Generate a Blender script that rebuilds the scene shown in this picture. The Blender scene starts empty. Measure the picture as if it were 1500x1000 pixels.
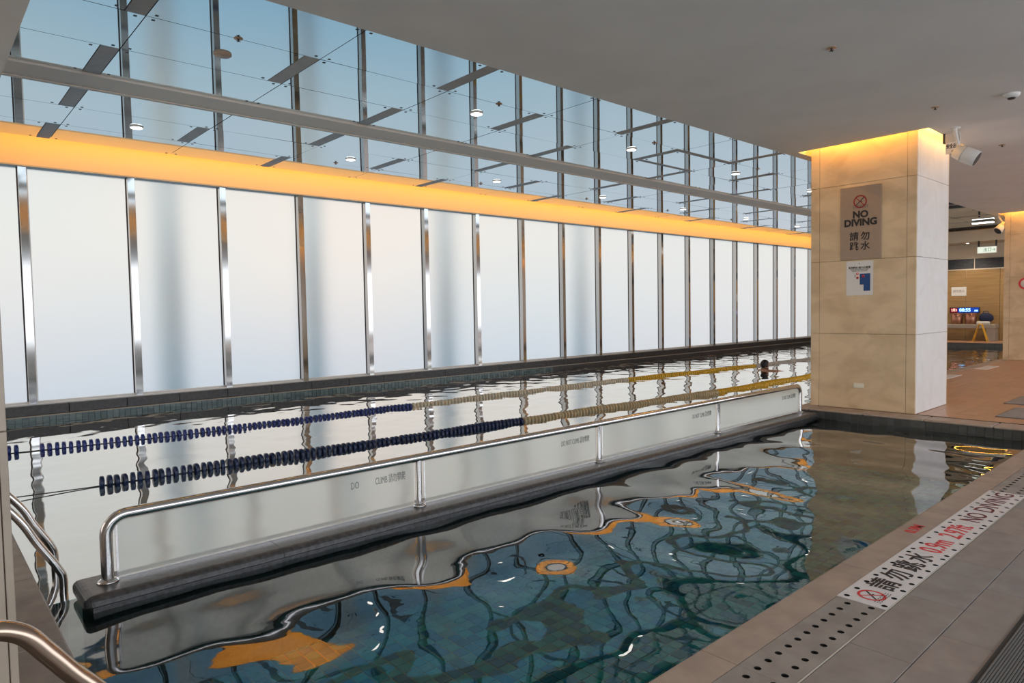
import bpy, math, random
from mathutils import Vector, Matrix

random.seed(7)
scene = bpy.context.scene
COL = scene.collection

# ------------------------------------------------------------------ camera
FPX = 990.945
YAW, PIT, ROL = math.radians(48.22766), math.radians(-2.63584), math.radians(-1.00775)
fw = Vector((math.cos(YAW) * math.cos(PIT), math.sin(YAW) * math.cos(PIT), math.sin(PIT)))
r0 = fw.cross(Vector((0, 0, 1))).normalized()
u0 = r0.cross(fw)
rx = r0 * math.cos(ROL) + u0 * math.sin(ROL)
ux = u0 * math.cos(ROL) - r0 * math.sin(ROL)
cam_d = bpy.data.cameras.new('camera')
cam_d.sensor_width = 36.0
cam_d.lens = FPX / 1500.0 * 36.0
cam_d.clip_start = 0.05
cam_d.clip_end = 400
cam = bpy.data.objects.new('camera', cam_d)
COL.objects.link(cam)
m = Matrix((rx, ux, -fw)).transposed().to_4x4()
m.translation = Vector((0, 0, 1.6))
cam.matrix_world = m
scene.camera = cam

# ------------------------------------------------------------------ view
scene.view_settings.view_transform = 'Standard'
scene.view_settings.look = 'None'
scene.view_settings.gamma = 1.0
scene.view_settings.use_curve_mapping = False
scene.view_settings.exposure = 0.0
scene.cycles.sample_clamp_indirect = 6.0
scene.cycles.blur_glossy = 0.3
scene.cycles.max_bounces = 14
scene.cycles.transparent_max_bounces = 12

# ------------------------------------------------------------------ world: hazy morning sky seen from a high floor
SKY = 1.0
w = bpy.data.worlds.new('hazy_sky')
scene.world = w
w.use_nodes = True
nt = w.node_tree
nt.nodes.clear()
out = nt.nodes.new('ShaderNodeOutputWorld')
bg = nt.nodes.new('ShaderNodeBackground')
tc = nt.nodes.new('ShaderNodeTexCoord')
sep = nt.nodes.new('ShaderNodeSeparateXYZ')
mr = nt.nodes.new('ShaderNodeMapRange')
ramp = nt.nodes.new('ShaderNodeValToRGB')
mr.inputs['From Min'].default_value = -1
mr.inputs['From Max'].default_value = 1
nt.links.new(tc.outputs['Generated'], sep.inputs[0])
nt.links.new(sep.outputs['Z'], mr.inputs['Value'])
nt.links.new(mr.outputs[0], ramp.inputs[0])
stops = [(-1.0, (.06, .19, .32)), (-.52, (.07, .27, .47)), (-.38, (.24, .47, .65)), (-.24, (.56, .67, .73)),
         (-.11, (.64, .70, .80)), (-.03, (.83, .83, .86)), (.05, (1.02, .965, .895)), (.3, (1.02, .96, .885)), (1.0, (.92, .95, .98))]
els = ramp.color_ramp.elements
while len(els) < len(stops):
    els.new(0.5)
for e, (z, c) in zip(els, stops):
    e.position = (z + 1) / 2
    e.color = (*c, 1)
noise = nt.nodes.new('ShaderNodeTexNoise')
noise.inputs['Scale'].default_value = 4.0
noise.inputs['Detail'].default_value = 3
nt.links.new(tc.outputs['Generated'], noise.inputs['Vector'])
cl = nt.nodes.new('ShaderNodeValToRGB')                     # soft cloud tints
cl.color_ramp.elements[0].position = .36
cl.color_ramp.elements[0].color = (.84, .92, .96, 1)
cl.color_ramp.elements[1].position = .64
cl.color_ramp.elements[1].color = (1.0, .95, .92, 1)
nt.links.new(noise.outputs['Fac'], cl.inputs[0])
mulc = nt.nodes.new('ShaderNodeVectorMath')
mulc.operation = 'MULTIPLY'
nt.links.new(ramp.outputs['Color'], mulc.inputs[0])
nt.links.new(cl.outputs['Color'], mulc.inputs[1])
nt.links.new(mulc.outputs[0], bg.inputs['Color'])
bg.inputs['Strength'].default_value = SKY
nt.links.new(bg.outputs[0], out.inputs[0])


# ------------------------------------------------------------------ lamps
def area(name, loc, direction, sx, sy, power, color, spread=math.pi):
    l = bpy.data.lights.new(name, 'AREA')
    l.shape = 'RECTANGLE'
    l.size, l.size_y = sx, sy
    l.energy = power
    l.color = color
    l.spread = spread
    o = bpy.data.objects.new(name, l)
    COL.objects.link(o)
    d = Vector(direction).normalized()
    # local x axis kept along world X when possible
    z = -d
    x = Vector((1, 0, 0)) if abs(d.x) < .9 else Vector((0, 1, 0))
    y = z.cross(x).normalized()
    x = y.cross(z).normalized()
    mm = Matrix((x, y, z)).transposed().to_4x4()
    mm.translation = Vector(loc)
    o.matrix_world = mm
    return o


AMBER = (1.0, .475, .07)
# daylight through the tall windows of the side behind the camera
area('daylight_window', (12.5, -6.3, 2.2), (0, 1, 0), 36.0, 3.5, 860, (.82, .90, 1.0))
# added warm fill at the near end, brightens the column front and soffit
area('daylight_window', (-5.8, 4.0, 2.1), (1, 0, 0), 16.0, 3.4, 260, (1.0, .90, .78))
# amber strips lying in the ceiling coves (window side, soffit side)
area('cove_strip', (15.6, 13.36, 4.66), (0, 1, .02), 33, .04, 225, AMBER)
area('cove_strip', (15.6, 6.2, 4.66), (0, -1, .02), 33, .04, 150, AMBER)


# ------------------------------------------------------------------ materials
def new_mat(name):
    mt = bpy.data.materials.new(name)
    mt.use_nodes = True
    n = mt.node_tree
    n.nodes.clear()
    o = n.nodes.new('ShaderNodeOutputMaterial')
    return mt, n, o


def pbr(name, color, rough=.5, metal=0.0, var=0.0, vscale=8.0, bump=0.0, bscale=60.0, color2=None, detail=6,
        stretch=(1, 1, 1), spec=.5, lo=.35, hi=.65, dist=0.0):
    mt, n, o = new_mat(name)
    b = n.nodes.new('ShaderNodeBsdfPrincipled')
    b.inputs['Roughness'].default_value = rough
    b.inputs['Metallic'].default_value = metal
    b.inputs['Specular IOR Level'].default_value = spec
    n.links.new(b.outputs[0], o.inputs[0])
    t = n.nodes.new('ShaderNodeNewGeometry')
    mp = n.nodes.new('ShaderNodeMapping')
    mp.inputs['Scale'].default_value = stretch
    n.links.new(t.outputs['Position'], mp.inputs[0])
    if color2 is None:
        color2 = tuple(min(1, c * (1 - var)) for c in color)
    if var > 0 or color2 != color:
        nz = n.nodes.new('ShaderNodeTexNoise')
        nz.inputs['Scale'].default_value = vscale
        nz.inputs['Detail'].default_value = detail
        nz.inputs['Distortion'].default_value = dist
        n.links.new(mp.outputs[0], nz.inputs['Vector'])
        rp = n.nodes.new('ShaderNodeValToRGB')
        rp.color_ramp.elements[0].position = lo
        rp.color_ramp.elements[1].position = hi
        rp.color_ramp.elements[0].color = (*color2, 1)
        rp.color_ramp.elements[1].color = (*color, 1)
        n.links.new(nz.outputs['Fac'], rp.inputs[0])
        n.links.new(rp.outputs[0], b.inputs['Base Color'])
    else:
        b.inputs['Base Color'].default_value = (*color, 1)
    if bump > 0:
        nb = n.nodes.new('ShaderNodeTexNoise')
        nb.inputs['Scale'].default_value = bscale
        nb.inputs['Detail'].default_value = 4
        n.links.new(mp.outputs[0], nb.inputs['Vector'])
        bp = n.nodes.new('ShaderNodeBump')
        bp.inputs['Strength'].default_value = bump
        bp.inputs['Distance'].default_value = .01
        n.links.new(nb.outputs['Fac'], bp.inputs['Height'])
        n.links.new(bp.outputs[0], b.inputs['Normal'])
    return mt


def emis(name, color, strength):
    mt, n, o = new_mat(name)
    e = n.nodes.new('ShaderNodeEmission')
    e.inputs['Color'].default_value = (*color, 1)
    e.inputs['Strength'].default_value = strength
    n.links.new(e.outputs[0], o.inputs[0])
    return mt


def water_mat(name, tint, fine_scale, fine, gloss):
    mt, n, o = new_mat(name)
    tr = n.nodes.new('ShaderNodeBsdfTransparent')
    tr.inputs['Color'].default_value = (*tint, 1)
    gl = n.nodes.new('ShaderNodeBsdfGlossy')
    gl.inputs['Roughness'].default_value = 0.0
    gl.inputs['Color'].default_value = (1, 1, 1, 1)
    fr = n.nodes.new('ShaderNodeFresnel')
    fr.inputs['IOR'].default_value = WATER_IOR
    mx = n.nodes.new('ShaderNodeMixShader')
    g = n.nodes.new('ShaderNodeNewGeometry')
    nb = n.nodes.new('ShaderNodeTexNoise')
    nb.inputs['Scale'].default_value = fine_scale
    nb.inputs['Detail'].default_value = 2
    mp = n.nodes.new('ShaderNodeMapping')
    mp.inputs['Scale'].default_value = (.6, 1.0, 1)
    n.links.new(g.outputs['Position'], mp.inputs[0])
    n.links.new(mp.outputs[0], nb.inputs['Vector'])
    bp = n.nodes.new('ShaderNodeBump')
    bp.inputs['Strength'].default_value = 1.0
    bp.inputs['Distance'].default_value = fine
    n.links.new(nb.outputs['Fac'], bp.inputs['Height'])
    n.links.new(bp.outputs[0], gl.inputs['Normal'])
    n.links.new(bp.outputs[0], fr.inputs['Normal'])
    pwr = n.nodes.new('ShaderNodeMath')
    pwr.operation = 'POWER'
    pwr.inputs[1].default_value = gloss
    n.links.new(fr.outputs[0], pwr.inputs[0])
    n.links.new(pwr.outputs[0], mx.inputs[0])
    n.links.new(tr.outputs[0], mx.inputs[1])
    n.links.new(gl.outputs[0], mx.inputs[2])
    n.links.new(mx.outputs[0], o.inputs[0])
    return mt


def frosted(name, rough, ior, f_refr, tint, diff=0.0):
    """etched glass: rough refraction mixed with a milky translucent layer"""
    mt, n, o = new_mat(name)
    rf = n.nodes.new('ShaderNodeBsdfRefraction')
    rf.inputs['Roughness'].default_value = rough
    rf.inputs['IOR'].default_value = ior
    rf.inputs['Color'].default_value = (*tint, 1)
    tl = n.nodes.new('ShaderNodeBsdfTranslucent')
    tl.inputs['Color'].default_value = (*tint, 1)
    mx = n.nodes.new('ShaderNodeMixShader')
    mx.inputs[0].default_value = f_refr
    n.links.new(tl.outputs[0], mx.inputs[1])
    n.links.new(rf.outputs[0], mx.inputs[2])
    last = mx
    if diff > 0:
        df = n.nodes.new('ShaderNodeBsdfDiffuse')
        df.inputs['Color'].default_value = (.8, .84, .82, 1)
        m2 = n.nodes.new('ShaderNodeMixShader')
        m2.inputs[0].default_value = diff
        n.links.new(mx.outputs[0], m2.inputs[1])
        n.links.new(df.outputs[0], m2.inputs[2])
        last = m2
    n.links.new(last.outputs[0], o.inputs[0])
    return mt


def tiled_mat(name, c1, c2, cg, sx, sy, rough=.4):
    mt, n, o = new_mat(name)
    b = n.nodes.new('ShaderNodeBsdfPrincipled')
    b.inputs['Roughness'].default_value = rough
    g = n.nodes.new('ShaderNodeNewGeometry')
    br = n.nodes.new('ShaderNodeTexBrick')
    br.inputs['Color1'].default_value = (*c1, 1)
    br.inputs['Color2'].default_value = (*c2, 1)
    br.inputs['Mortar'].default_value = (*cg, 1)
    br.inputs['Scale'].default_value = 1.0
    br.inputs['Brick Width'].default_value = sx
    br.inputs['Row Height'].default_value = sy
    br.inputs['Mortar Size'].default_value = .004
    n.links.new(g.outputs['Position'], br.inputs['Vector'])
    n.links.new(br.outputs['Color'], b.inputs['Base Color'])
    n.links.new(b.outputs[0], o.inputs[0])
    return mt


WATER_IOR = 1.33
M = {}
M['plaster'] = pbr('soffit_plaster', (.80, .78, .75), .9, var=.06, vscale=1.2)
M['plaster_white'] = pbr('white_plaster', (.78, .77, .75), .8)
M['beam'] = pbr('painted_beam', (.76, .71, .64), .6)
M['fascia'] = pbr('fascia_paint', (.74, .60, .44), .7)
M['lip'] = pbr('fascia_lip_metal', (.45, .42, .38), .5)
M['stone'] = pbr('beige_travertine', (.76, .58, .37), .38, color2=(.62, .45, .27), vscale=2.2, detail=10,
                 stretch=(1.0, 1.0, 1.7), bump=.05, bscale=30, lo=.34, hi=.58, dist=.5)
M['stone_pale'] = pbr('pale_marble', (.83, .81, .79), .35, color2=(.77, .745, .715), vscale=2.0, detail=8, dist=1.5)  # daylight on the column's right face put into a paler stone colour
M['joint'] = pbr('dark_joint', (.26, .19, .12), .9)
M['steel'] = pbr('polished_steel', (.80, .79, .80), .13, 1.0, var=.10, vscale=40, bump=.02, bscale=200)
M['steel_rail'] = pbr('brushed_steel_rail', (.74, .72, .72), .16, 1.0)
M['bronze_rail'] = pbr('bronze_rail', (.50, .38, .30), .2, 1.0)  # steel tinted brown, standing in for its brown reflections
M['taupe_stone'] = pbr('taupe_stone', (.46, .39, .32), .4, color2=(.38, .32, .26), vscale=3, detail=8)  # darker, greyer stone tone, left column only
M['mirror_metal'] = pbr('mirror_steel', (.52, .51, .50), .09, 1.0, bump=.015, bscale=6)
M['gasket'] = pbr('dark_gasket', (.04, .03, .03), .6)
M['frame'] = pbr('grey_frame', (.62, .60, .57), .4, .6)
M['black_stone'] = pbr('black_stone', (.075, .075, .08), .30, var=.5, vscale=30, bump=.15, bscale=80)
M['side_stone'] = pbr('dark_pool_side', (.07, .07, .068), .4, var=.3, vscale=12)
M['side_tile'] = [pbr('dark_side_tile', (.060, .061, .058), .3), pbr('dark_side_tile_light', (.075, .076, .072), .3), pbr('dark_side_tile_deep', (.048, .049, .047), .3)]
M['curb_stone'] = pbr('dark_grey_curb_stone', (.05, .05, .055), .4, var=.5, vscale=14, bump=.1)
M['coping'] = pbr('brown_granite_coping', (.46, .37, .31), .5, color2=(.36, .285, .24), vscale=5, bump=.12, bscale=120)
M['granite'] = [pbr('grey_granite_tile', (.34, .305, .285), .55, color2=(.285, .25, .235), vscale=7, bump=.12, bscale=160),
                pbr('grey_granite_tile_warm', (.355, .31, .285), .55, color2=(.295, .255, .235), vscale=7, bump=.12, bscale=160),
                pbr('grey_granite_tile_cool', (.32, .30, .29), .55, color2=(.265, .245, .24), vscale=7, bump=.12, bscale=160)]
M['grate_stone'] = pbr('grey_drain_plate', (.37, .34, .315), .6, color2=(.29, .26, .24), vscale=6, bump=.12, bscale=150)
M['red_tile'] = [pbr('brown_floor_tile', (.56, .31, .19), .30, color2=(.48, .26, .155), vscale=3),
                 pbr('brown_floor_tile_light', (.60, .34, .21), .30, color2=(.51, .28, .17), vscale=3),
                 pbr('brown_floor_tile_dark', (.53, .29, .175), .30, color2=(.45, .24, .145), vscale=3)]
M['grout'] = pbr('grey_grout', (.12, .105, .095), .9)
M['white_seam'] = pbr('pale_seam', (.62, .57, .50), .6)
M['dark'] = pbr('dark_void', (.012, .012, .012), .9)
M['white_plate'] = pbr('white_sign_plate', (.80, .79, .81), .35, var=.05, vscale=9)
M['ink'] = pbr('black_ink', (.02, .016, .02), .6)
M['ink_red'] = pbr('red_ink', (.72, .05, .06), .6)
M['ink_maroon'] = pbr('maroon_ink', (.16, .03, .035), .6)
M['ink_dark_red'] = pbr('dark_red_ink', (.30, .02, .02), .6)
M['ink_grey'] = pbr('grey_etching', (.26, .27, .27), .8)
M['ink_blue'] = pbr('blue_print', (.01, .07, .24), .6)
M['mat_rib'] = pbr('grey_mat_rib', (.15, .145, .14), .7)
M['mat_base'] = pbr('dark_mat_base', (.06, .057, .055), .9)
M['sign_metal'] = pbr('brown_brushed_sign', (.36, .27, .205), .42, .35, var=.06, vscale=20)
M['paper'] = pbr('white_paper', (.80, .78, .76), .6)
M['socket'] = pbr('cream_plastic', (.82, .75, .62), .4)
M['white_plastic'] = pbr('white_plastic', (.80, .78, .75), .4)
M['black_plastic'] = pbr('black_plastic', (.02, .02, .02), .4)
M['rope_blue'] = pbr('navy_blue_float', (.012, .035, .17), .3, color2=(.03, .05, .26), vscale=25)
M['rope_navy'] = pbr('dark_navy_float', (.010, .024, .075), .3, color2=(.016, .035, .12), vscale=25)
M['rope_tan'] = pbr('tan_float', (.52, .43, .27), .4)
M['rope_cream'] = pbr('cream_float', (.66, .60, .47), .4)
M['rope_yellow'] = pbr('yellow_float', (.72, .44, .03), .35)
M['rope_grey'] = pbr('grey_float', (.50, .47, .42), .4)
M['cable'] = pbr('dark_cable', (.05, .05, .055), .5)
M['skin'] = pbr('skin', (.50, .28, .19), .45)
M['hair'] = pbr('black_hair', (.012, .010, .010), .5, bump=.3, bscale=90)
M['wood'] = pbr('ochre_wood_panel', (.40, .245, .10), .55, color2=(.31, .185, .07), vscale=3, stretch=(1, .4, 6), detail=8)
M['charcoal'] = pbr('charcoal_textile_panel', (.075, .08, .09), .8, color2=(.035, .038, .045), vscale=22, stretch=(1, .4, 4))
M['beige_wall'] = pbr('beige_wall_paint', (.55, .46, .34), .8)
M['trim_pale'] = pbr('pale_trim', (.66, .58, .46), .6)
M['bench'] = pbr('grey_bench_stone', (.33, .29, .24), .5)
M['copper'] = pbr('copper_bin', (.42, .20, .13), .3, .7)
M['towel'] = pbr('white_towel', (.75, .73, .68), .9)
M['navy_cloth'] = pbr('navy_bag', (.012, .02, .06), .8)
M['yellow_plastic'] = pbr('yellow_plastic', (.80, .42, .02), .4)
M['led_blue'] = emis('blue_led', (.30, .62, 1.0), 3.0)
M['led_red'] = emis('red_led', (1.0, .45, .36), 2.2)
M['led_glow'] = emis('blue_led_ground', (.02, .08, .55), .8)
M['led_glow_red'] = emis('red_led_ground', (.25, .01, .03), .7)
M['lamp_lit'] = emis('downlight_lit', (1.0, .96, .90), 5.0)
M['lamp_off'] = pbr('downlight_unlit', (.50, .40, .33), .5)
M['tube_lit'] = emis('tube_lit', (1.0, .98, .95), 4.0)
M['exit_face'] = emis('exit_lit', (.90, .95, .80), .95)
M['exit_green'] = pbr('exit_green', (.0, .30, .20), .5)
M['mirror'] = pbr('tinted_ceiling_mirror', (.66, .755, .785), .015, 1.0, bump=.012, bscale=1.6)
M['strip'] = pbr('grey_ceiling_strip', (.46, .47, .475), .6, .1, var=.1, vscale=6)
M['bolt'] = pbr('black_bolt', (.01, .01, .01), .5)
M['sprinkler'] = pbr('brass_sprinkler', (.50, .33, .22), .4, .5)
M['glass_window'] = frosted('frosted_window_glass', .6, 1.18, .90, (.97, .97, .97))
M['glass_partition'] = frosted('frosted_partition_glass', .32, 1.12, .6, (.95, .985, .965), diff=.30)
M['ext'] = pbr('exterior_concrete', (.90, .95, .95), .9)
M['teal'] = [pbr('mosaic_teal', (.07, .44, .47), .3), pbr('mosaic_blue', (.045, .28, .47), .3),
             pbr('mosaic_sea', (.13, .52, .51), .3), pbr('mosaic_dark', (.04, .20, .27), .3),
             pbr('mosaic_grey', (.16, .40, .38), .3)]
M['pool_grout'] = pbr('pool_grout', (.44, .40, .25), .8)
M['lap_tile'] = pbr('lap_pool_tile', (.55, .58, .56), .4, color2=(.45, .50, .50), vscale=6)
M['band_tile'] = [pbr('waterline_tile_a', (.09, .15, .155), .3), pbr('waterline_tile_b', (.055, .105, .115), .3),
                  pbr('waterline_tile_c', (.12, .18, .18), .3)]


M['far_deck'] = tiled_mat('brown_tile_floor', (.56, .31, .19), (.52, .285, .175), (.2, .12, .08), .775, .25, .34)
M['deck_base'] = tiled_mat('grey_tile_floor', (.10, .09, .085), (.09, .08, .075), (.06, .055, .05), .775, .25, .55)

M['water_near'] = water_mat('pool_water_shallow', (.56, .92, 1.0), 4.0, .0012, .70)
M['water_lap'] = water_mat('pool_water_lap', (.80, .93, .93), 5.0, .0012, .30)


# ------------------------------------------------------------------ mesh builder
class MB:
    def __init__(self):
        self.v, self.f, self.mi, self.sm = [], [], [], []

    def add(self, vs, fs, mi=0, smooth=False):
        b = len(self.v)
        self.v += [tuple(p) for p in vs]
        for f in fs:
            self.f.append(tuple(i + b for i in f))
            self.mi.append(mi)
            self.sm.append(smooth)
        return self

    def box(self, x0, x1, y0, y1, z0, z1, mi=0, bev=0.0):
        if bev > 0:
            b = min(bev, (x1 - x0) * .45, (y1 - y0) * .45, (z1 - z0) * .45)
            vs = []
            idx = {}

            def P(x, y, z):
                k = (round(x, 6), round(y, 6), round(z, 6))
                if k not in idx:
                    idx[k] = len(vs)
                    vs.append(k)
                return idx[k]
            X, Y, Z = (x0, x1), (y0, y1), (z0, z1)
            Xi, Yi, Zi = (x0 + b, x1 - b), (y0 + b, y1 - b), (z0 + b, z1 - b)
            fs = []
            for i in (0, 1):
                q = [P(X[i], Yi[0], Zi[0]), P(X[i], Yi[1], Zi[0]), P(X[i], Yi[1], Zi[1]), P(X[i], Yi[0], Zi[1])]
                fs.append(q if i else q[::-1])
                q = [P(Xi[0], Y[i], Zi[0]), P(Xi[1], Y[i], Zi[0]), P(Xi[1], Y[i], Zi[1]), P(Xi[0], Y[i], Zi[1])]
                fs.append(q[::-1] if i else q)
                q = [P(Xi[0], Yi[0], Z[i]), P(Xi[1], Yi[0], Z[i]), P(Xi[1], Yi[1], Z[i]), P(Xi[0], Yi[1], Z[i])]
                fs.append(q if i else q[::-1])
            for i in (0, 1):
                for j in (0, 1):
                    q = [P(X[i], Yi[j], Zi[0]), P(X[i], Yi[j], Zi[1]), P(Xi[i], Y[j], Zi[1]), P(Xi[i], Y[j], Zi[0])]
                    fs.append(q if (i ^ j) else q[::-1])
                    q = [P(X[i], Yi[0], Zi[j]), P(X[i], Yi[1], Zi[j]), P(Xi[i], Yi[1], Z[j]), P(Xi[i], Yi[0], Z[j])]
                    fs.append(q[::-1] if (i ^ j) else q)
                    q = [P(Xi[0], Y[i], Zi[j]), P(Xi[1], Y[i], Zi[j]), P(Xi[1], Yi[i], Z[j]), P(Xi[0], Yi[i], Z[j])]
                    fs.append(q if (i ^ j) else q[::-1])
                    for k in (0, 1):
                        q = [P(X[i], Yi[j], Zi[k]), P(Xi[i], Y[j], Zi[k]), P(Xi[i], Yi[j], Z[k])]
                        fs.append(q if (i + j + k) % 2 else q[::-1])
            return self.add(vs, fs, mi)
        vs = [(x, y, z) for x in (x0, x1) for y in (y0, y1) for z in (z0, z1)]
        fs = [(0, 1, 3, 2), (4, 6, 7, 5), (0, 4, 5, 1), (2, 3, 7, 6), (0, 2, 6, 4), (1, 5, 7, 3)]
        return self.add(vs, fs, mi)

    def quad(self, a, b, c, d, mi=0):
        return self.add([a, b, c, d], [(0, 1, 2, 3)], mi)

    def tube(self, pts, r, n=14, mi=0, cap=True):
        pts = [Vector(p) for p in pts]
        rs = r if isinstance(r, (list, tuple)) else [r] * len(pts)
        vs, fs = [], []
        prev = None
        for i, p in enumerate(pts):
            if i == 0:
                t = pts[1] - p
            elif i == len(pts) - 1:
                t = p - pts[i - 1]
            else:
                t = (pts[i + 1] - p).normalized() + (p - pts[i - 1]).normalized()
            t.normalize()
            if prev is None:
                a = Vector((0, 0, 1)) if abs(t.z) < .9 else Vector((1, 0, 0))
                nrm = t.cross(a).normalized()
            else:
                nrm = (prev - t * prev.dot(t)).normalized()
            prev = nrm
            bn = t.cross(nrm)
            for k in range(n):
                an = 2 * math.pi * k / n
                vs.append(p + (nrm * math.cos(an) + bn * math.sin(an)) * rs[i])
        for i in range(len(pts) - 1):
            for k in range(n):
                k2 = (k + 1) % n
                fs.append((i * n + k, i * n + k2, (i + 1) * n + k2, (i + 1) * n + k))
        self.add(vs, fs, mi, True)
        if cap:
            self.add(vs[:n], [tuple(range(n))[::-1]], mi)
            self.add(vs[-n:], [tuple(range(n))], mi)
        return self

    def lathe(self, c, prof, n=20, axis='z', mi=0, smooth=True):
        """prof: list of (radius, height) around axis through c"""
        c = Vector(c)
        vs, fs = [], []
        for (r, h) in prof:
            for k in range(n):
                a = 2 * math.pi * k / n
                if axis == 'z':
                    vs.append(c + Vector((r * math.cos(a), r * math.sin(a), h)))
                elif axis == 'x':
                    vs.append(c + Vector((h, r * math.cos(a), r * math.sin(a))))
                else:
                    vs.append(c + Vector((r * math.sin(a), h, r * math.cos(a))))
        L = len(prof)
        for i in range(L - 1):
            for k in range(n):
                k2 = (k + 1) % n
                fs.append((i * n + k, i * n + k2, (i + 1) * n + k2, (i + 1) * n + k))
        fs.append(tuple(range(n))[::-1])
        fs.append(tuple((L - 1) * n + k for k in range(n)))
        return self.add(vs, fs, mi, smooth)

    def mesh(self, name, mats):
        me = bpy.data.meshes.new(name)
        me.from_pydata(self.v, [], self.f)
        for mt in (mats if isinstance(mats, (list, tuple)) else [mats]):
            me.materials.append(mt)
        me.polygons.foreach_set('material_index', self.mi)
        me.polygons.foreach_set('use_smooth', self.sm)
        me.update()
        return me

    def build(self, name, mats, parent=None):
        xs, ys, zs = zip(*self.v)
        o = Vector(((min(xs) + max(xs)) / 2, (min(ys) + max(ys)) / 2, min(zs)))
        self.v = [(x - o.x, y - o.y, z - o.z) for x, y, z in self.v]
        ob = bpy.data.objects.new(name, self.mesh(name, mats))
        COL.objects.link(ob)
        place(ob, o, parent)
        return ob


def wloc(ob):
    p = Vector(ob.location)
    while ob.parent:
        ob = ob.parent
        p += Vector(ob.location)
    return p


def place(ob, world, parent=None):
    if parent:
        ob.parent = parent
        ob.location = Vector(world) - wloc(parent)
    else:
        ob.location = Vector(world)


def inst(me, name, world, parent=None):
    ob = bpy.data.objects.new(name, me)
    COL.objects.link(ob)
    place(ob, world, parent)
    return ob


def empty(name, loc):
    o = bpy.data.objects.new(name, None)
    o.empty_display_size = .1
    COL.objects.link(o)
    o.location = loc
    return o


def tag(o, label=None, cat=None, group=None, kind=None):
    if label:
        o['label'] = label
    if cat:
        o['category'] = cat
    if group:
        o['group'] = group
    if kind:
        o['kind'] = kind
    return o


def struct(o, label=None):
    o['kind'] = 'structure'
    if label:
        o['label'] = label
    return o


def text(name, s, size, world, xdir, ydir, mat, parent=None, sx=1.0, bold=0.0, align='CENTER', depth=.0008, spacing=1.0):
    cu = bpy.data.curves.new(name, 'FONT')
    cu.body = s
    cu.size = size
    cu.extrude = depth
    cu.offset = bold
    cu.align_x = align
    cu.align_y = 'CENTER'
    cu.resolution_u = 3
    cu.space_character = spacing
    tmp = bpy.data.objects.new(name + '_tmp', cu)
    COL.objects.link(tmp)
    dg = bpy.context.evaluated_depsgraph_get()
    me = bpy.data.meshes.new_from_object(tmp.evaluated_get(dg))
    bpy.data.objects.remove(tmp)
    x = Vector(xdir).normalized()
    y = Vector(ydir).normalized()
    z = x.cross(y)
    for v in me.vertices:
        p = v.co
        v.co = x * (p.x * sx) + y * p.y + z * p.z
    me.materials.clear()
    me.materials.append(mat)
    me.name = name
    ob = bpy.data.objects.new(name, me)
    COL.objects.link(ob)
    place(ob, world, parent)
    return ob


# ------------------------------------------------------------------ dimensions
ZW = -.15                                   # water level
GY = 14.2                                   # window glass plane
FY = 14.0                                   # amber fascia plane
ZM = 4.516                                  # mirror ceiling
ZS = 4.0                                    # plaster soffit
SY = 5.17                                   # soffit edge
PX0, PX1, PY0, PY1 = .51, 10.40, 1.74, 4.56  # shallow pool
LX1 = 31.0                                  # end of lap pool
LY0 = 4.98                                  # near side of lap pool
XE = 33.6                                   # end wall
COLX, COLY = (10.77, 12.21), (3.37, 4.88)

# ------------------------------------------------------------------ setting: floors and pool shells
fl = MB()
fl.box(-6, PX0 - .24, -6.5, 14.4, -.6, -.014)         # left deck
fl.box(PX0 - .24, PX1 + .25, -6.5, PY0 - .23, -.6, -.014)   # near deck
fl.box(PX1 + .25, XE, -6.5, LY0 - .1, -.6, -.014)                # far deck
fl.box(LX1 + .2, XE, LY0 - .1, 14.4, -.6, -.014)                # end deck
floor = struct(fl.build('floor', M['deck_base']), 'grey stone deck around the pools')

fd = MB().box(PX1 + .38, 16.6, -6.4, LY0 - .2, -.014, -.004).box(16.6, XE, -6.4, LY0 - .2, -.014, -.001).box(LX1 + .3, XE, LY0 - .2, 14.2, -.014, -.001)
struct(fd.build('floor_far', M['far_deck']), 'brown tiled floor of the hall past the first column')

# pool floors and walls
sp = MB().box(PX0, PX1, PY0, LY0, -1.0, -.81)
pool_floor = struct(sp.build('floor_shallow_pool', M['pool_grout']), 'bottom of the shallow pool under blue green mosaic tiles')
lp = MB().box(PX0, LX1, LY0, 14.2, -1.4, -1.1)
struct(lp.build('floor_lap_pool', M['lap_tile']), 'bottom of the lap pool')
pw = MB()
pw.box(PX0 - .24, PX0, PY0 - .2, 14.3, -1.2, -.032)
pw.box(PX0, PX1, PY0 - .22, PY0 + .0, -1.0, -.032)
pw.box(PX1, PX1 + .3, PY0 - .2, LY0 - .001, -1.0, -.032)
pw.box(PX1 + .1, LX1, LY0 - .2, LY0, -1.3, -.032)
pw.box(LX1, LX1 + .3, LY0, 14.2, -1.3, -.032)
pool_sides = struct(pw.build('wall_pool_sides', M['side_stone']), 'dark tiled inner walls of both pools')


# dark tiles on the far side of the shallow pool
tr = random.Random(17)
st_me = [MB().box(-.006, 0, -.0475, .0475, 0, .095, bev=.002).mesh('side_tile', m_) for m_ in M['side_tile']]
for i in range(33):
    for j in range(3):
        inst(tr.choice(st_me), 'side_tile', (PX1, PY0 + .05 + i * .0985, -.131 - j * .0985), pool_sides)


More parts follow.
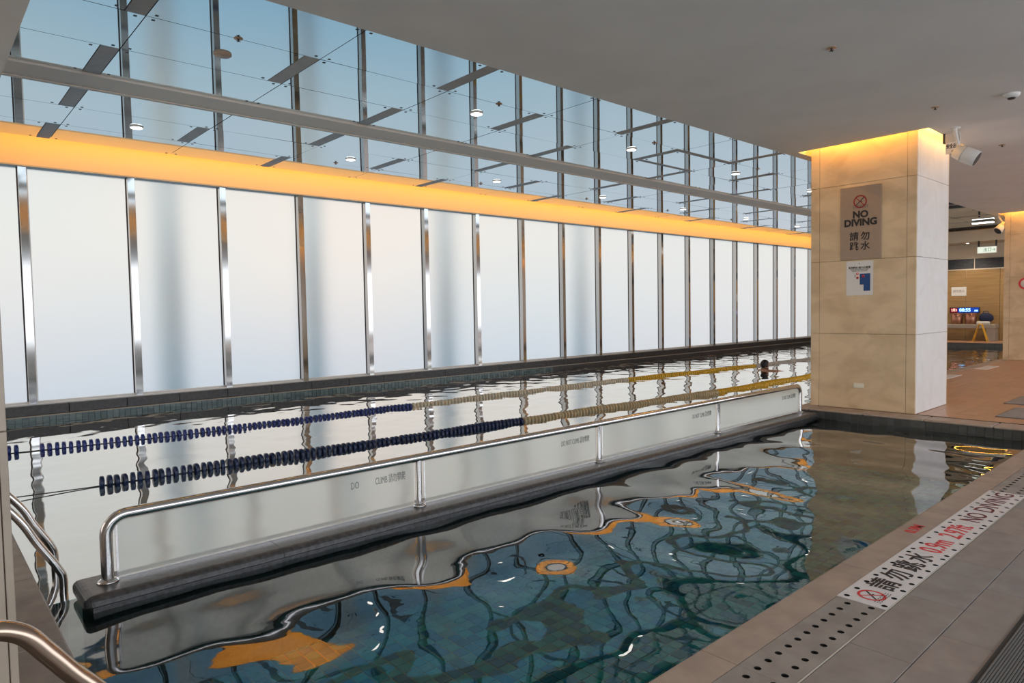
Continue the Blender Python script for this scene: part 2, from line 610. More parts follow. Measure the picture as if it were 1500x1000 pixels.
def wave_grid(name, x0, x1, y0, y1, step, waves, amp_fn, mat):
    nx = int((x1 - x0) / step) + 1
    ny = int((y1 - y0) / step) + 1
    vs = []
    for j in range(ny):
        y = y0 + (y1 - y0) * j / (ny - 1)
        for i in range(nx):
            x = x0 + (x1 - x0) * i / (nx - 1)
            h = 0
            for (kx, ky, ph, a) in waves:
                h += a * math.sin(kx * x + ky * y + ph)
            vs.append((x, y, ZW + h * amp_fn(x, y)))
    fs = [(j * nx + i, j * nx + i + 1, (j + 1) * nx + i + 1, (j + 1) * nx + i) for j in range(ny - 1) for i in range(nx - 1)]
    return MB().add(vs, fs, 0, True).build(name, mat)


def make_waves(rng, n, l0, l1, slope, ang0, ang1):
    out = []
    for i in range(n):
        lam = l0 * (l1 / l0) ** rng.random()
        k = 2 * math.pi / lam
        a = ang0 + (ang1 - ang0) * rng.random()
        out.append((k * math.cos(a), k * math.sin(a), rng.random() * 6.28, slope / k / math.sqrt(n) * 1.414))
    return out


rng = random.Random(11)
wv1 = make_waves(rng, 14, .62, 1.5, .031, 0, 6.28)
wv2 = make_waves(rng, 22, .26, 1.0, .028, 0, 6.28)
wv1 += make_waves(rng, 10, .28, .55, .014, 0, 6.28)
wn = wave_grid('water_shallow_pool', PX0, PX1, PY0, LY0 - .05, .045, wv1, lambda x, y: 1.0, M['water_near'])
struct(wn, 'rippling blue green water of the shallow pool')
wl = wave_grid('water_lap_pool', PX0, LX1, LY0 - .05, 13.9, .07, wv2,
               lambda x, y: .32 + .68 * min(1, max(0, (x + .5 * (y - 8) - 1) / 12)), M['water_lap'])
struct(wl, 'pale reflecting water of the lap pool')

# mosaic tiles on the shallow pool floor: the nearest 300 single, the rest joined
TP = .098
tile_mesh = []
for k in range(5):
    h = TP / 2 - .0052
    tile_mesh.append(MB().box(-h, h, -h, h, 0, .008, bev=.002).mesh('mosaic_tile', M['teal'][k]))
cells = []
for i in range(int((PX1 - PX0) / TP)):
    for j in range(int((LY0 - PY0 - .3) / TP)):
        x, y = PX0 + TP * (i + .5), PY0 + TP * (j + .5)
        v = Vector((x, y, -.81)) - Vector((0, 0, 1.6))
        d = v.dot(fw)
        px, py = 750 + FPX * v.dot(rx) / d, 500 - FPX * v.dot(ux) / d
        vis = 0 if (60 < px < 1300 and py < 1015) else 1
        cells.append((vis, v.length, x, y))
cells.sort()
tr = random.Random(3)
rest = MB()
for n_, (vis, d, x, y) in enumerate(cells):
    k = tr.choice([0, 0, 1, 1, 2, 3, 4])
    if n_ < 300:
        inst(tile_mesh[k], 'mosaic_tile', (x, y, -.81), pool_floor)
    else:
        h = TP / 2 - .0052
        rest.box(x - h, x + h, y - h, y + h, -.81, -.802, k)
tag(rest.build('mosaic_tiles', M['teal'], pool_floor), kind='stuff')

# ------------------------------------------------------------------ walls and ceiling shell
wb = MB()
wb.box(-6.2, XE + .2, -6.75, -6.5, -.6, .5)
wb.box(-6.2, XE + .2, -6.75, -6.5, 3.9, 5.3)
for k in range(9):
    x = -6.2 + k * (XE + 5.9) / 8
    wb.box(x, x + .5, -6.75, -6.5, .5, 3.9)
struct(wb.build('wall_back', M['plaster_white']), 'wall with tall windows behind the viewer')
struct(MB().box(-6.3, -6.0, -6.75, 14.5, -.6, 5.3).build('wall_left', M['plaster_white']), 'plaster wall at the near end')

we = MB().box(XE, XE + .2, -6.5, 14.5, -1.4, 5.3)
wall_end = struct(we.build('wall_end', M['beige_wall']), 'end wall of the hall with ochre panels and charcoal band')
y = -1.0
while y < 13.8:
    MB().box(XE - .03, XE, y + .004, y + 1.19, .0, 2.96, bev=.004).build('wood_panel', M['wood'], wall_end)
    y += 1.2
MB().box(XE - .05, XE, -1.0, 13.9, 2.965, 3.01).build('trim_strip', M['trim_pale'], wall_end)
y = 8.30 - 1.75 * 5
while y < 13.8:
    MB().box(XE - .035, XE, y + .012, y + 1.738, 3.015, 3.43, bev=.006).build('charcoal_panel', M['charcoal'], wall_end)
    MB().box(XE - .04, XE, y - .012, y + .012, 3.015, 3.43).build('panel_joint', M['trim_pale'], wall_end)
    y += 1.75
# downstand beam in front of the end wall and flat grey ceiling behind the mirrors
struct(MB().box(XE - 1.5, XE, SY, 13.9, 4.03, 4.5).build('ceiling_downstand', M['beige_wall']), 'beige downstand beam over the far pool end')

# top slab
struct(MB().box(-6.3, XE + .2, -6.75, 14.9, 5.15, 5.35).build('ceiling_slab', M['plaster']), 'concealed slab above the ceilings')

# plaster soffit with light gaps around the columns
columns_x = [COLX[0] - 11.93, COLX[0], COLX[0] + 11.75]
sf = MB()
GAP = .20
hy0, hy1 = COLY[0] - GAP, COLY[1] + .12
sf.box(-6, XE, -6.5, hy0, ZS, ZS + .22)
sf.box(-6, XE, hy1, SY, ZS, ZS + .22)
xp = -6
for cx in columns_x:
    sf.box(xp, cx - GAP, hy0, hy1, ZS, ZS + .22)
    xp = cx + 1.44 + GAP
sf.box(xp, XE, hy0, hy1, ZS, ZS + .22)
sf.box(-6, .80, SY, 14.3, ZS, ZS + .22)
ceiling = struct(sf.build('ceiling', M['plaster']), 'smooth grey plaster soffit over the deck')
# fascia of the soffit facing the lap pool
struct(MB().box(.80, XE, SY - .06, SY, ZS + .22, 5.15).box(.74, .80, SY, 14.0, ZS + .22, 5.15)
       .build('ceiling_fascia', M['fascia']), 'pale fascia of the soffit lit by the amber cove')

# ------------------------------------------------------------------ window wall
ww = MB()
ww.box(-6, XE, 14.26, 14.5, -1.4, .10)
ww.box(-6, XE, FY + .03, 14.5, 4.2, 5.3)
wall_win = struct(ww.build('wall_window_side', M['plaster_white']), 'long wall of frosted windows beside the lap pool')
fas = MB().box(-1, XE, FY, FY + .03, 4.19, 5.15)
MBf = fas.build('fascia', M['fascia'], wall_win)
MB().box(-1, XE, FY - .004, GY + .05, 4.165, 4.19).build('fascia_lip', M['lip'], wall_win)
# dark stone curb under the windows, in blocks
x = -.2
bl = MB().box(-.447, .447, 0, .46, 0, .165, bev=.006).mesh('curb_block', M['curb_stone'])
while x < 31:
    inst(bl, 'curb_block', (x, 13.92, -.04), wall_win)
    x += .9
MB().box(-1, LX1, 13.89, 14.3, -.062, -.042).build('overflow_lip', M['bench'], wall_win)
MB().box(-1, LX1, 13.96, 14.3, -1.2, -.062).build('curb_base', M['black_stone'], wall_win)
bt = MB()
tr = random.Random(5)
x = PX0
while x < 14:
    for r_ in range(3):
        bt.box(x + .004, x + .092, 13.945, 13.96, -.155 - .05 * (r_ - 1) - .0, -.109 - .05 * (r_ - 1), tr.choice([0, 1, 2]))
    x += .096
tag(bt.build('waterline_tiles', M['band_tile'], wall_win), kind='stuff')
MB().box(-1, XE, 14.04, GY + .04, .125, .15).build('window_sill', M['frame'], wall_win)

P0, PD = 1.496, 1.639
mul = MB().box(0, .115, 0, .17, 0, 4.04)
mul_me = mul.mesh('mullion', M['mirror_metal'])
gk = MB().box(0, .010, 0, .02, 0, 4.04).mesh('gasket', M['gasket'])
fr_me = MB().box(0, .03, 0, .045, 0, 4.03).mesh('frame_strip', M['frame'])
wn_i = 0
for k in range(-1, 20):
    x = P0 + PD * k
    inst(mul_me, 'mullion', (x, GY - .165, .13), wall_win)
    if k == 19:
        break
    wn_i += 1
    root = empty('window_%d' % wn_i, (x + PD / 2 + .06, GY, .13))
    struct(root, 'tall frosted glass window pane, number %d from the near end' % wn_i)
    g = MB()
    g.quad((x + .115, GY, .15), (x + PD, GY, .15), (x + PD, GY, 4.18), (x + .115, GY, 4.18))
    g.build('pane', M['glass_window'], root)
    inst(gk, 'gasket', (x + PD - .011, GY - .024, .15), root)
    inst(fr_me, 'frame_strip', (x + .115, GY - .05, .15), root)
    MB().box(x + .115, x + PD, GY - .03, GY + .02, .15, .175).build('bottom_rail', M['frame'], root)
# slender round columns standing outside behind some panes
for x in (4.6, 8.1, 12.4, 18.4):
    o = MB().lathe((x, 17.6, -1.4), [(.30, 0), (.30, 6.6)], 20).build('exterior_column', M['ext'])
    struct(o, 'concrete column outside behind the frosted window')

# ------------------------------------------------------------------ mirror ceiling
mc = MB().box(.8, XE - 1.5, 6.2, 13.25, ZM + .03, ZM + .07)
mceil = struct(mc.build('ceiling_mirror', M['dark']), 'suspended ceiling of tinted mirror glass panels')
rows = [(6.26, 7.33), (7.33, 8.40), (8.40, 9.43), (10.02, 11.10), (11.10, 12.20), (12.20, 13.27)]
T0, TD = 1.86, 1.81
NT = 17
rngm = random.Random(21)
bolt_me = MB().box(-.015, .015, -.015, .015, -.003, .004).mesh('bolt', M['bolt'])
far_bolts = MB()
GAPM = .005


def has_strip(k, r):
    return (r in (0, 2, 3, 5)) if k % 2 == 0 else (r in (1, 4))


for k in range(0, NT):
    xr = T0 + TD * k
    xl = T0 + TD * (k - 1)
    for r, (ya, yb) in enumerate(rows):
        s = has_strip(k, r)
        x1 = xr - (.185 if s else 0)
        y1, y0 = yb, ya
        if k == 6 and r == 1:
            y0, y1 = ya + .12, yb - .10
        a, b, c, d = xl + GAPM, x1 - GAPM, y0 + GAPM, y1 - GAPM
        cx, cy = (a + b) / 2, (c + d) / 2
        tx = rngm.gauss(0, .0016)
        ty = rngm.gauss(0, .0014)
        if k < 2:
            tx *= .35
            ty *= .35

        def zz(x, y):
            return ZM + (x - cx) * tx + (y - cy) * ty
        vs, fs = [], []
        lo = [(a, c), (b, c), (b, d), (a, d)]
        vs = [(x, y, zz(x, y)) for x, y in lo] + [(x, y, zz(x, y) + .012) for x, y in lo]
        fs = [(3, 2, 1, 0), (4, 5, 6, 7), (0, 1, 5, 4), (1, 2, 6, 5), (2, 3, 7, 6), (3, 0, 4, 7)]
        pn = MB().add(vs, fs).build('mirror_panel', M['mirror'], mceil)
        for bx in (a + .075, b - .075):
            for by in (c + .06, d - .06):
                if k <= 7:
                    inst(bolt_me, 'bolt', (bx, by, zz(bx, by)), pn)
                else:
                    z = zz(bx, by)
                    far_bolts.box(bx - .015, bx + .015, by - .015, by + .015, z - .003, z + .004)
        if s:
            MB().box(x1 + GAPM, xr - GAPM, y0 + GAPM, y1 - GAPM, ZM - .002, ZM + .012).build('filler_strip', M['strip'], mceil)
        if k == 6 and r == 1:
            MB().box(xl + .01, xr - .01, ya + .005, ya + .115, ZM - .002, ZM + .012).build('filler_strip', M['strip'], mceil)
            MB().box(xl + .01, xr - .01, yb - .095, yb - .005, ZM - .002, ZM + .012).build('filler_strip', M['strip'], mceil)
tag(far_bolts.build('bolts', M['bolt'], mceil), kind='stuff')
# long painted channel between the two fields of mirrors
bm_ = MB().box(.8, XE - 1.5, 9.44, 10.0, ZM - .03, ZM + .03).box(.8, XE - 1.5, 9.95, 10.01, ZM - .045, ZM - .02)
bm_.build('painted_channel', M['beam'], mceil)


def downlight(x, y, z, lit, label):
    t = empty('downlight', (x, y, z))
    MB().lathe((x, y, z - .018), [(.090, 0), (.095, .004), (.095, .020)], 24).build('trim_ring', M['white_plastic'] if lit else M['lamp_off'], t)
    MB().lathe((x, y, z - .023), [(.084, 0), (.084, .006)], 24).build('lens', M['lamp_lit'] if lit else M['lamp_off'], t)
    tag(t, label, 'light', 'round downlights in the mirror ceiling')


def sprinkler(x, y, z, label, grp):
    t = empty('sprinkler', (x, y, z))
    MB().lathe((x, y, z - .008), [(.042, 0), (.046, .004), (.046, .010)], 18).build('escutcheon', M['sprinkler'], t)
    MB().lathe((x, y, z - .028), [(.010, 0), (.008, .014), (.012, .024)], 10).build('nozzle', M['bolt'], t)
    MB().box(x - .022, x + .022, y - .005, y + .005, z - .031, z - .028).box(x - .005, x + .005, y - .022, y + .022, z - .031, z - .028).build('deflector', M['bolt'], t)
    tag(t, label, 'sprinkler', grp)


ords = ['nearest', 'second', 'third', 'fourth', 'fifth', 'sixth', 'seventh', 'eighth']
for k in range(5):
    x = 2.76 + 3.64 * k
    downlight(x, 7.86, ZM, k != 0, 'unlit round downlight in the mirror ceiling, nearest of the row beside the soffit' if k == 0 else
              'lit round downlight in the mirror ceiling, %s of the row beside the soffit' % ords[k])
for k in range(7):
    x = 2.76 + 3.64 * k
    downlight(x, 11.66, ZM, True, 'lit round downlight in the mirror ceiling, %s of the row beside the amber cove' % ords[k])
for k in range(4):
    sprinkler(2.74 + 3.63 * k, 7.32, ZM, 'brass sprinkler head in the mirror ceiling, %s of the soffit side row' % ords[k], 'sprinklers in the mirror ceiling')
for k in range(1, 6):
    sprinkler(2.71 + 3.62 * k, 12.12, ZM, 'brass sprinkler head in the mirror ceiling, %s of the cove side row' % ords[k - 1], 'sprinklers in the mirror ceiling')
for i, (x, y) in enumerate([(6.56, 2.785), (9.53, 2.79), (12.62, 2.783)]):
    sprinkler(x, y, ZS, ['small sprinkler head in the grey soffit above the shallow pool',
                         'small sprinkler head in the grey soffit before the beige column',
                         'small sprinkler head in the grey soffit right of the round speaker'][i], 'sprinklers in the grey soffit')
t = empty('smoke_detector', (9.63, 2.04, ZS))
MB().lathe((9.63, 2.04, ZS - .05), [(.045, 0), (.075, .012), (.085, .035), (.085, .05)], 24).build('housing', M['white_plastic'], t)
MB().lathe((9.63, 2.04, ZS - .066), [(.03, 0), (.04, .008), (.04, .018)], 20).build('sensor', M['black_plastic'], t)
tag(t, 'white round smoke detector on the grey soffit near the right edge', 'smoke detector')

# linear lamp and round lamp over the far pool end
area('linear_lamp_light', (29.1, 6.95, ZM - .10), (.25, .1, -1), .1, .66, 40, (1.0, .93, .82))
t = empty('linear_lamp', (29.2, 6.95, ZM - .08))
MB().box(28.9, 29.5, 6.62, 7.28, ZM - .05, ZM - .02).build('housing', M['frame'], t)
MB().box(29.05, 29.15, 6.62, 7.28, ZM - .085, ZM - .05).build('tube', M['tube_lit'], t)
tag(t, 'lit white linear lamp under the ceiling at the far pool end', 'light')
for p in t.children:
    pass

# ------------------------------------------------------------------ columns


def column(cx, label, face_mat, first):
    x0, x1 = cx, cx + 1.44
    y0, y1 = COLY
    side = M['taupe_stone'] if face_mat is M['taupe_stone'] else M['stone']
    t = empty('column', ((x0 + x1) / 2, (y0 + y1) / 2, 0))
    MB().box(x0 + .025, x1 - .025, y0 + .025, y1 - .025, 0, 4.75).build('core', M['joint'], t)
    zs = [.0, 1.15, 2.27, 3.42, 4.74]
    ysf = [y0, y0 + .125, y1 - .135, y1]
    xsf = [x0, x0 + .14, x1]
    g = .0022
    for a, b in zip(zs[:-1], zs[1:]):
        for c, d in zip(ysf[:-1], ysf[1:]):
            MB().box(x0, x0 + .028, c + g, d - g, a + g, b - g, bev=.002).build('stone_slab', side, t)
            MB().box(x1 - .028, x1, c + g, d - g, a + g, b - g, bev=.002).build('stone_slab', side, t)
        for c, d in zip(xsf[:-1], xsf[1:]):
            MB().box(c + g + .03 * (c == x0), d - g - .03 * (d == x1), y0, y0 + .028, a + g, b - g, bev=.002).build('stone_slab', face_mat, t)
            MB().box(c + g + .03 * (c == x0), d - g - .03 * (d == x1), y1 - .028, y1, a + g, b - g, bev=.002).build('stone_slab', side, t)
    tag(t, label, 'column')
    # amber strips hidden above the soffit around the column
    pw_ = 34
    area('column_cove', (x0 - .15, (y0 + y1) / 2, ZS + .30), (1, 0, -.25), 1.5, .04, pw_, AMBER)
    area('column_cove', ((x0 + x1) / 2, y0 - .13, ZS + .30), (0, 1, -.25), 1.5, .04, pw_, AMBER)
    area('column_cove', ((x0 + x1) / 2, y1 + .10, ZS + .30), (0, -1, -.25), 1.5, .03, pw_ * .7, AMBER)
    struct(MB().box(x0 - GAP, x1 + GAP, hy0, hy1, ZS + .75, ZS + .78).build('trim_cove_top', M['plaster_white']), 'closed top of the light gap above a column')
    return t


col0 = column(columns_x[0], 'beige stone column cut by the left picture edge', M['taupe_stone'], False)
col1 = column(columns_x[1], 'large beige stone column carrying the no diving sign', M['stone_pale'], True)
col2 = column(columns_x[2], 'beige stone column cut by the right picture edge', M['stone'], False)

# ------------------------------------------------------------------ copings
x = PX0 - .21
kk = 0
cop_near = struct(MB().box(PX0 - .23, PX1 + .3, PY0 - .19, PY0 - .01, -.06, -.03).build('trim_1', M['grout']), 'brown granite coping along the near side of the shallow pool')


def round_coping(x0, x1, y0, y1, name, mat, parent, axis='x', z=0.0, th=.03, n=6):
    """coping stone whose pool side edge is rounded; axis x: long in x, pool at +y"""
    r = min(.03, th)
    prof = [(y0, z - th), (y0, z)]
    for i in range(n + 1):
        a = math.pi / 2 - math.pi / 2 * i / n
        prof.append((y1 - r + r * math.cos(a), z - r + r * math.sin(a)))
    prof.append((y1, z - th))
    L = len(prof)
    if axis == 'x':
        vs = [(x0, p, q) for p, q in prof] + [(x1, p, q) for p, q in prof]
    else:
        raise ValueError
    fs = [(i, (i + 1) % L, (i + 1) % L + L, i + L) for i in range(L)]
    fs += [tuple(range(L))[::-1], tuple(range(L, 2 * L))]
    return MB().add(vs, fs).build(name, mat, parent)


xs = [.30, 1.15, 2.70, 4.25, 5.80, 7.35, 8.90, 10.39]
for a, b in zip(xs[:-1], xs[1:]):
    round_coping(a + .002, b - .002, PY0 - .19, PY0 + .012, 'coping_stone', M['coping'], cop_near)
# left coping (pool at +x)
cop_left = struct(MB().box(PX0 - .22, PX0 - .01, PY0 + .015, 13.9, -.06, -.03).build('trim_2', M['grout']), 'grey coping along the left pool edge')
y = PY0 + .02
while y < 13.5:
    MB().box(PX0 - .23, PX0 + .012, y + .002, min(y + 1.1, 13.9) - .002, -.03, 0, bev=.01).build('coping_stone', M['grate_stone'], cop_left)
    y += 1.1
# far coping (pool at -x)
cop_far = struct(MB().box(PX1 + .01, PX1 + .38, PY0 - .2, LY0 + .02, -.06, -.03).build('trim_3', M['grout']), 'dark coping at the foot of the beige column')
y = PY0 - .2
while y < LY0 - .1:
    MB().box(PX1 - .02, PX1 + .345, y + .002, min(y + .8, LY0 + .02) - .002, -.034, 0, bev=.014).build('coping_stone', M['coping'], cop_far)
    y += .8
x = PX1 + .36
cop_lap = struct(MB().box(PX1 + .38, LX1 + .3, LY0 - .2, LY0 - .01, -.06, -.03).build('trim_4', M['grout']), 'coping of the lap pool beside the brown floor')
while x < LX1:
    MB().box(x + .002, x + 1.2, LY0 - .22, LY0 + .015, -.03, 0.004, bev=.01).build('coping_stone', M['coping'], cop_lap)
    x += 1.202
cop_end = struct(MB().box(LX1 + .01, LX1 + .3, LY0 + .02, 13.9, -.06, -.03).build('trim_5', M['grout']), 'dark coping at the far end of the lap pool')
y = LY0 + .02
while y < 13.6:
    MB().box(LX1 - .015, LX1 + .3, y + .002, y + 1.2, -.03, 0.004, bev=.01).build('coping_stone', M['black_stone'], cop_end)
    y += 1.202
# pale depth plates set into the lap pool coping
for i, (x, y) in enumerate([(16.7, 4.62), (19.6, 4.58)]):
    o = MB().box(x - .55, x + .55, y - .15, y + .1, -.001, .006).build('depth_plate', M['white_plate'])
    tag(o, ['white depth plate set in the floor behind the beige column', 'white depth plate set in the floor near the second column'][i], 'floor plate', 'white plates along the lap pool')

# ------------------------------------------------------------------ perforated drain
dr = MB().box(PX0 - .2, PX1 + .1, PY0 - .44, PY0 - .19, -.10, -.022)
dr.box(PX0 - .2, PX1 + .1, PY0 - .446, PY0 - .44, -.10, .0005, 1)
drain = struct(dr.build('floor_drain', [M['dark'], M['white_seam']]), 'drain channel with perforated covers along the coping')


def perforated(x0, x1, y0, y1, z0, z1, holes, r, name, mat, parent):
    """plate cut in cells, each with one round hole; holes: list of rows (y_centre, [x centres]); cells fill the plate"""
    mb = MB()
    n = 16
    ys = [h[0] for h in holes]
    yb = [y0] + [(a + b) / 2 for a, b in zip(ys[:-1], ys[1:])] + [y1]
    for ri, (yc, xc) in enumerate(holes):
        xb = [x0] + [(a + b) / 2 for a, b in zip(xc[:-1], xc[1:])] + [x1]
        for ci, cx in enumerate(xc):
            a, b, c, d = xb[ci], xb[ci + 1], yb[ri], yb[ri + 1]
            ring, rim = [], []
            for k in range(n):
                an = 2 * math.pi * (k + .5) / n
                ring.append((cx + r * math.cos(an), yc + r * math.sin(an)))
            cor = [(b, d), (a, d), (a, c), (b, c)]
            vs = [(x, y, z1) for x, y in ring] + [(x, y, z1) for x, y in cor] + [(x, y, z0) for x, y in ring]
            fs, walls = [], []
            q = n // 4
            for s in range(4):
                for k in range(q):
                    i = s * q + k
                    j = (i + 1) % n
                    if k == q - 1:
                        fs.append((i, n + s, n + (s + 1) % 4, j))
                    else:
                        fs.append((i, n + s, j))
                # wall of the hole
            for i in range(n):
                j = (i + 1) % n
                walls.append((i, j, n + 4 + j, n + 4 + i))
            mb.add(vs, fs)
            mb.add(vs, walls, 1)  # hole walls coloured dark to stand in for the shade inside
    mb.add([(x0, y0, z0), (x1, y0, z0), (x1, y1, z0), (x0, y1, z0), (x0, y0, z1), (x1, y0, z1), (x1, y1, z1), (x0, y1, z1)],
           [(0, 1, 5, 4), (1, 2, 6, 5), (2, 3, 7, 6), (3, 0, 4, 7)])
    return mb.build(name, [mat, M['dark']], parent)


DY0, DY1 = 1.302, 1.546
plate_ends = [.35, .95, 1.55, 2.15, 2.745 - .001, 3.752]
for a, b in ((.335, 1.0), (1.0, 1.70), (1.70, 2.70), (2.70, 3.752)):
    n_ = int(round((b - a) / .1))
    xsa = [a + (i + .40) * (b - a) / n_ for i in range(n_)]
    xsb = [a + (i + .70) * (b - a) / n_ for i in range(n_)]
    xsb = [v for v in xsb if v < b - .02]
    perforated(a + .001, b - .001, DY0, DY1, -.008, 0, [(1.362, xsb), (1.473, xsa)], .0165, 'drain_cover', M['grate_stone'], drain)
x = 6.80
while x < PX1 - .1:
    b = min(x + 1.0, PX1 - .02)
    n_ = max(2, int(round((b - x) / .1)))
    xsa = [x + (i + .40) * (b - x) / n_ for i in range(n_)]
    xsb = [x + (i + .70) * (b - x) / n_ for i in range(n_)]
    perforated(x + .001, b - .001, DY0, DY1, -.008, 0, [(1.362, xsb), (1.473, xsa)], .0165, 'drain_cover', M['grate_stone'], drain)
    x += 1.0


def white_plate(a, b, label):
    n_ = int(round((b - a) / .1365))
    xa = [a + .04 + i * (b - a - .08) / (n_ - 1) for i in range(n_)]
    p = perforated(a + .001, b - .001, DY0, DY1 + .006, -.008, .002, [(1.322, xa), (1.514, xa)], .0155, 'warning_plate', M['white_plate'], None)
    return tag(p, label, 'floor sign', 'white perforated warning plates in the drain')


wp1 = white_plate(3.752, 4.79, 'white perforated floor plate with red no diving pictogram and four black characters')
wp2 = white_plate(4.79, 5.64, 'white perforated floor plate with red depth figures 0.9m 2.97ft')
wp3 = white_plate(5.64, 6.80, 'white perforated floor plate reading NO DIVING at the right picture edge')
ZT = .0032
XD, YD = (1, 0, 0), (0, 1, 0)
for s, x in zip('請勿跳水', (4.09, 4.29, 4.49, 4.68)):
    text('lettering', s, .165, (x, 1.418, ZT), XD, YD, M['ink'], wp1, bold=.002)
text('lettering', '0.9m', .185, (4.99, 1.418, ZT), XD, YD, M['ink_red'], wp2, sx=.82, bold=.002)
text('lettering', '2.97ft', .185, (5.405, 1.418, ZT), XD, YD, M['ink_red'], wp2, sx=.82, bold=.002)
text('lettering', 'NO', .18, (5.85, 1.418, ZT), XD, YD, M['ink_maroon'], wp3, sx=.95, bold=.001)
text('lettering', 'DIVING', .18, (6.41, 1.418, ZT), XD, YD, M['ink_maroon'], wp3, sx=1.18, bold=.001)
text('lettering', '0.9M', .10, (5.27, 1.64, .0015), XD, YD, M['ink_red'], cop_near, sx=1.1, bold=.002)


def pictogram(c, xd, yd, s, parent, z_off, red='ink_red'):
    """ring, crossing bars, wave lines, all as thin raised pieces"""
    c, xd, yd = Vector(c), Vector(xd).normalized(), Vector(yd).normalized()
    zd = xd.cross(yd)

    def pt(u, v, h):
        return c + xd * u * s + yd * v * s + zd * h
    ring = MB()
    n = 32
    vs = []
    for rr in (.84, 1.06):
        for k in range(n):
            a = 2 * math.pi * k / n
            vs.append(pt(rr * math.cos(a), rr * math.sin(a), z_off))
    ring.add(vs, [(k, k + n, (k + 1) % n + n, (k + 1) % n) for k in range(n)])

    def bar(mb, u0, v0, u1, v1, wd, h):
        d = Vector((u1 - u0, v1 - v0, 0)).normalized()
        nn = Vector((-d.y, d.x, 0)) * wd / 2
        mb.quad(pt(u0 - nn.x, v0 - nn.y, h), pt(u1 - nn.x, v1 - nn.y, h), pt(u1 + nn.x, v1 + nn.y, h), pt(u0 + nn.x, v0 + nn.y, h))
    bar(ring, -.64, .64, .64, -.64, .13, z_off + .0003)
    ring.build('prohibition_ring', M[red], parent)
    dv = MB()
    bar(dv, -.62, -.55, .58, .62, .13, z_off + .0001)
    bar(dv, .02, .02, .35, -.05, .10, z_off + .0001)
    for j in range(3):
        for i in range(7):
            u = -1.15 + i * .36
            bar(dv, u, -.62 - .2 * j - .05 * (i % 2), u + .25, -.62 - .2 * j + .05 * (i % 2), .06, z_off + .0002)
    dv.build('diver_and_waves', M['ink'], parent)


pictogram((3.885, 1.42, .002), XD, YD, .068, wp1, .0008)

# ------------------------------------------------------------------ floor tiles
ft_root = floor
tr = random.Random(9)
yrows = [1.292, 1.022, .768, .514, .26, .006, -.248, -.502]
for r in range(len(yrows) - 1):
    off = 3.265 if r % 2 == 0 else 3.65
    for i in range(-5, 10):
        a = off + i * .772
        b = a + .772
        if a > PX1 + .35 or b > PX1 + .6:
            continue
        MB().box(a + .002, b - .002, yrows[r + 1] + .002, yrows[r] - .002, -.014, 0, bev=.0015).build('granite_tile', tr.choice(M['granite']), floor)
# brown tiles behind the far coping
rt = [MB().box(-.383, .383, -.122, .122, 0, .013, bev=.002).mesh('brown_tile', m_) for m_ in M['red_tile']]
for i in range(8):
    for j in range(22):
        x = 10.80 + .395 + i * .772 - (.386 if j % 2 else 0)
        y = 4.60 - j * .25
        if x - .39 < PX1 + .36:
            continue
        if COLX[0] - .3 < x < COLX[1] + .35 and y > COLY[0] - .1:
            continue
        inst(tr.choice(rt), 'brown_tile', (x, y, -.013), floor)
gr = MB().box(PX1 + .352, PX1 + .378, -1.0, COLY[0] - .02, -.012, .001)
gr.build('slot_drain', M['dark'], floor)
# dark mats on the brown floor
mats_pts = [(11.26, 12.35, 1.0, 2.50), (12.80, 13.9, 1.0, 2.74)]
for i, (a, b, c, d) in enumerate(mats_pts):
    t = empty('floor_mat', ((a + b) / 2, (c + d) / 2, .001))
    MB().box(a, b, c, d, .001, .014, bev=.004).build('pad', M['granite'][2], t)
    MB().box(a - .015, b + .015, c, d + .015, .0005, .006).build('rim', M['mat_base'], t)
    tag(t, ['grey rubber mat on the brown floor, the nearer of two', 'grey rubber mat on the brown floor, the farther of two'][i], 'mat', 'rubber mats on the brown floor')
# ribbed mat in the lower right corner
t = empty('ribbed_mat', (3.6, .3, 0))
MB().box(1.2, 8.0, -.35, .80, .0005, .006).build('backing', M['mat_base'], t)
rib = MB().box(-3.4, 3.4, -.0042, .0042, 0, .006, bev=.0015).mesh('rib', M['mat_rib'])
yy = .775
while yy > -.33:
    inst(rib, 'rib', (4.6, yy, .006), t)
    yy -= .0115
tag(t, 'dark grey ribbed mat lying along the deck in the lower right corner', 'mat')

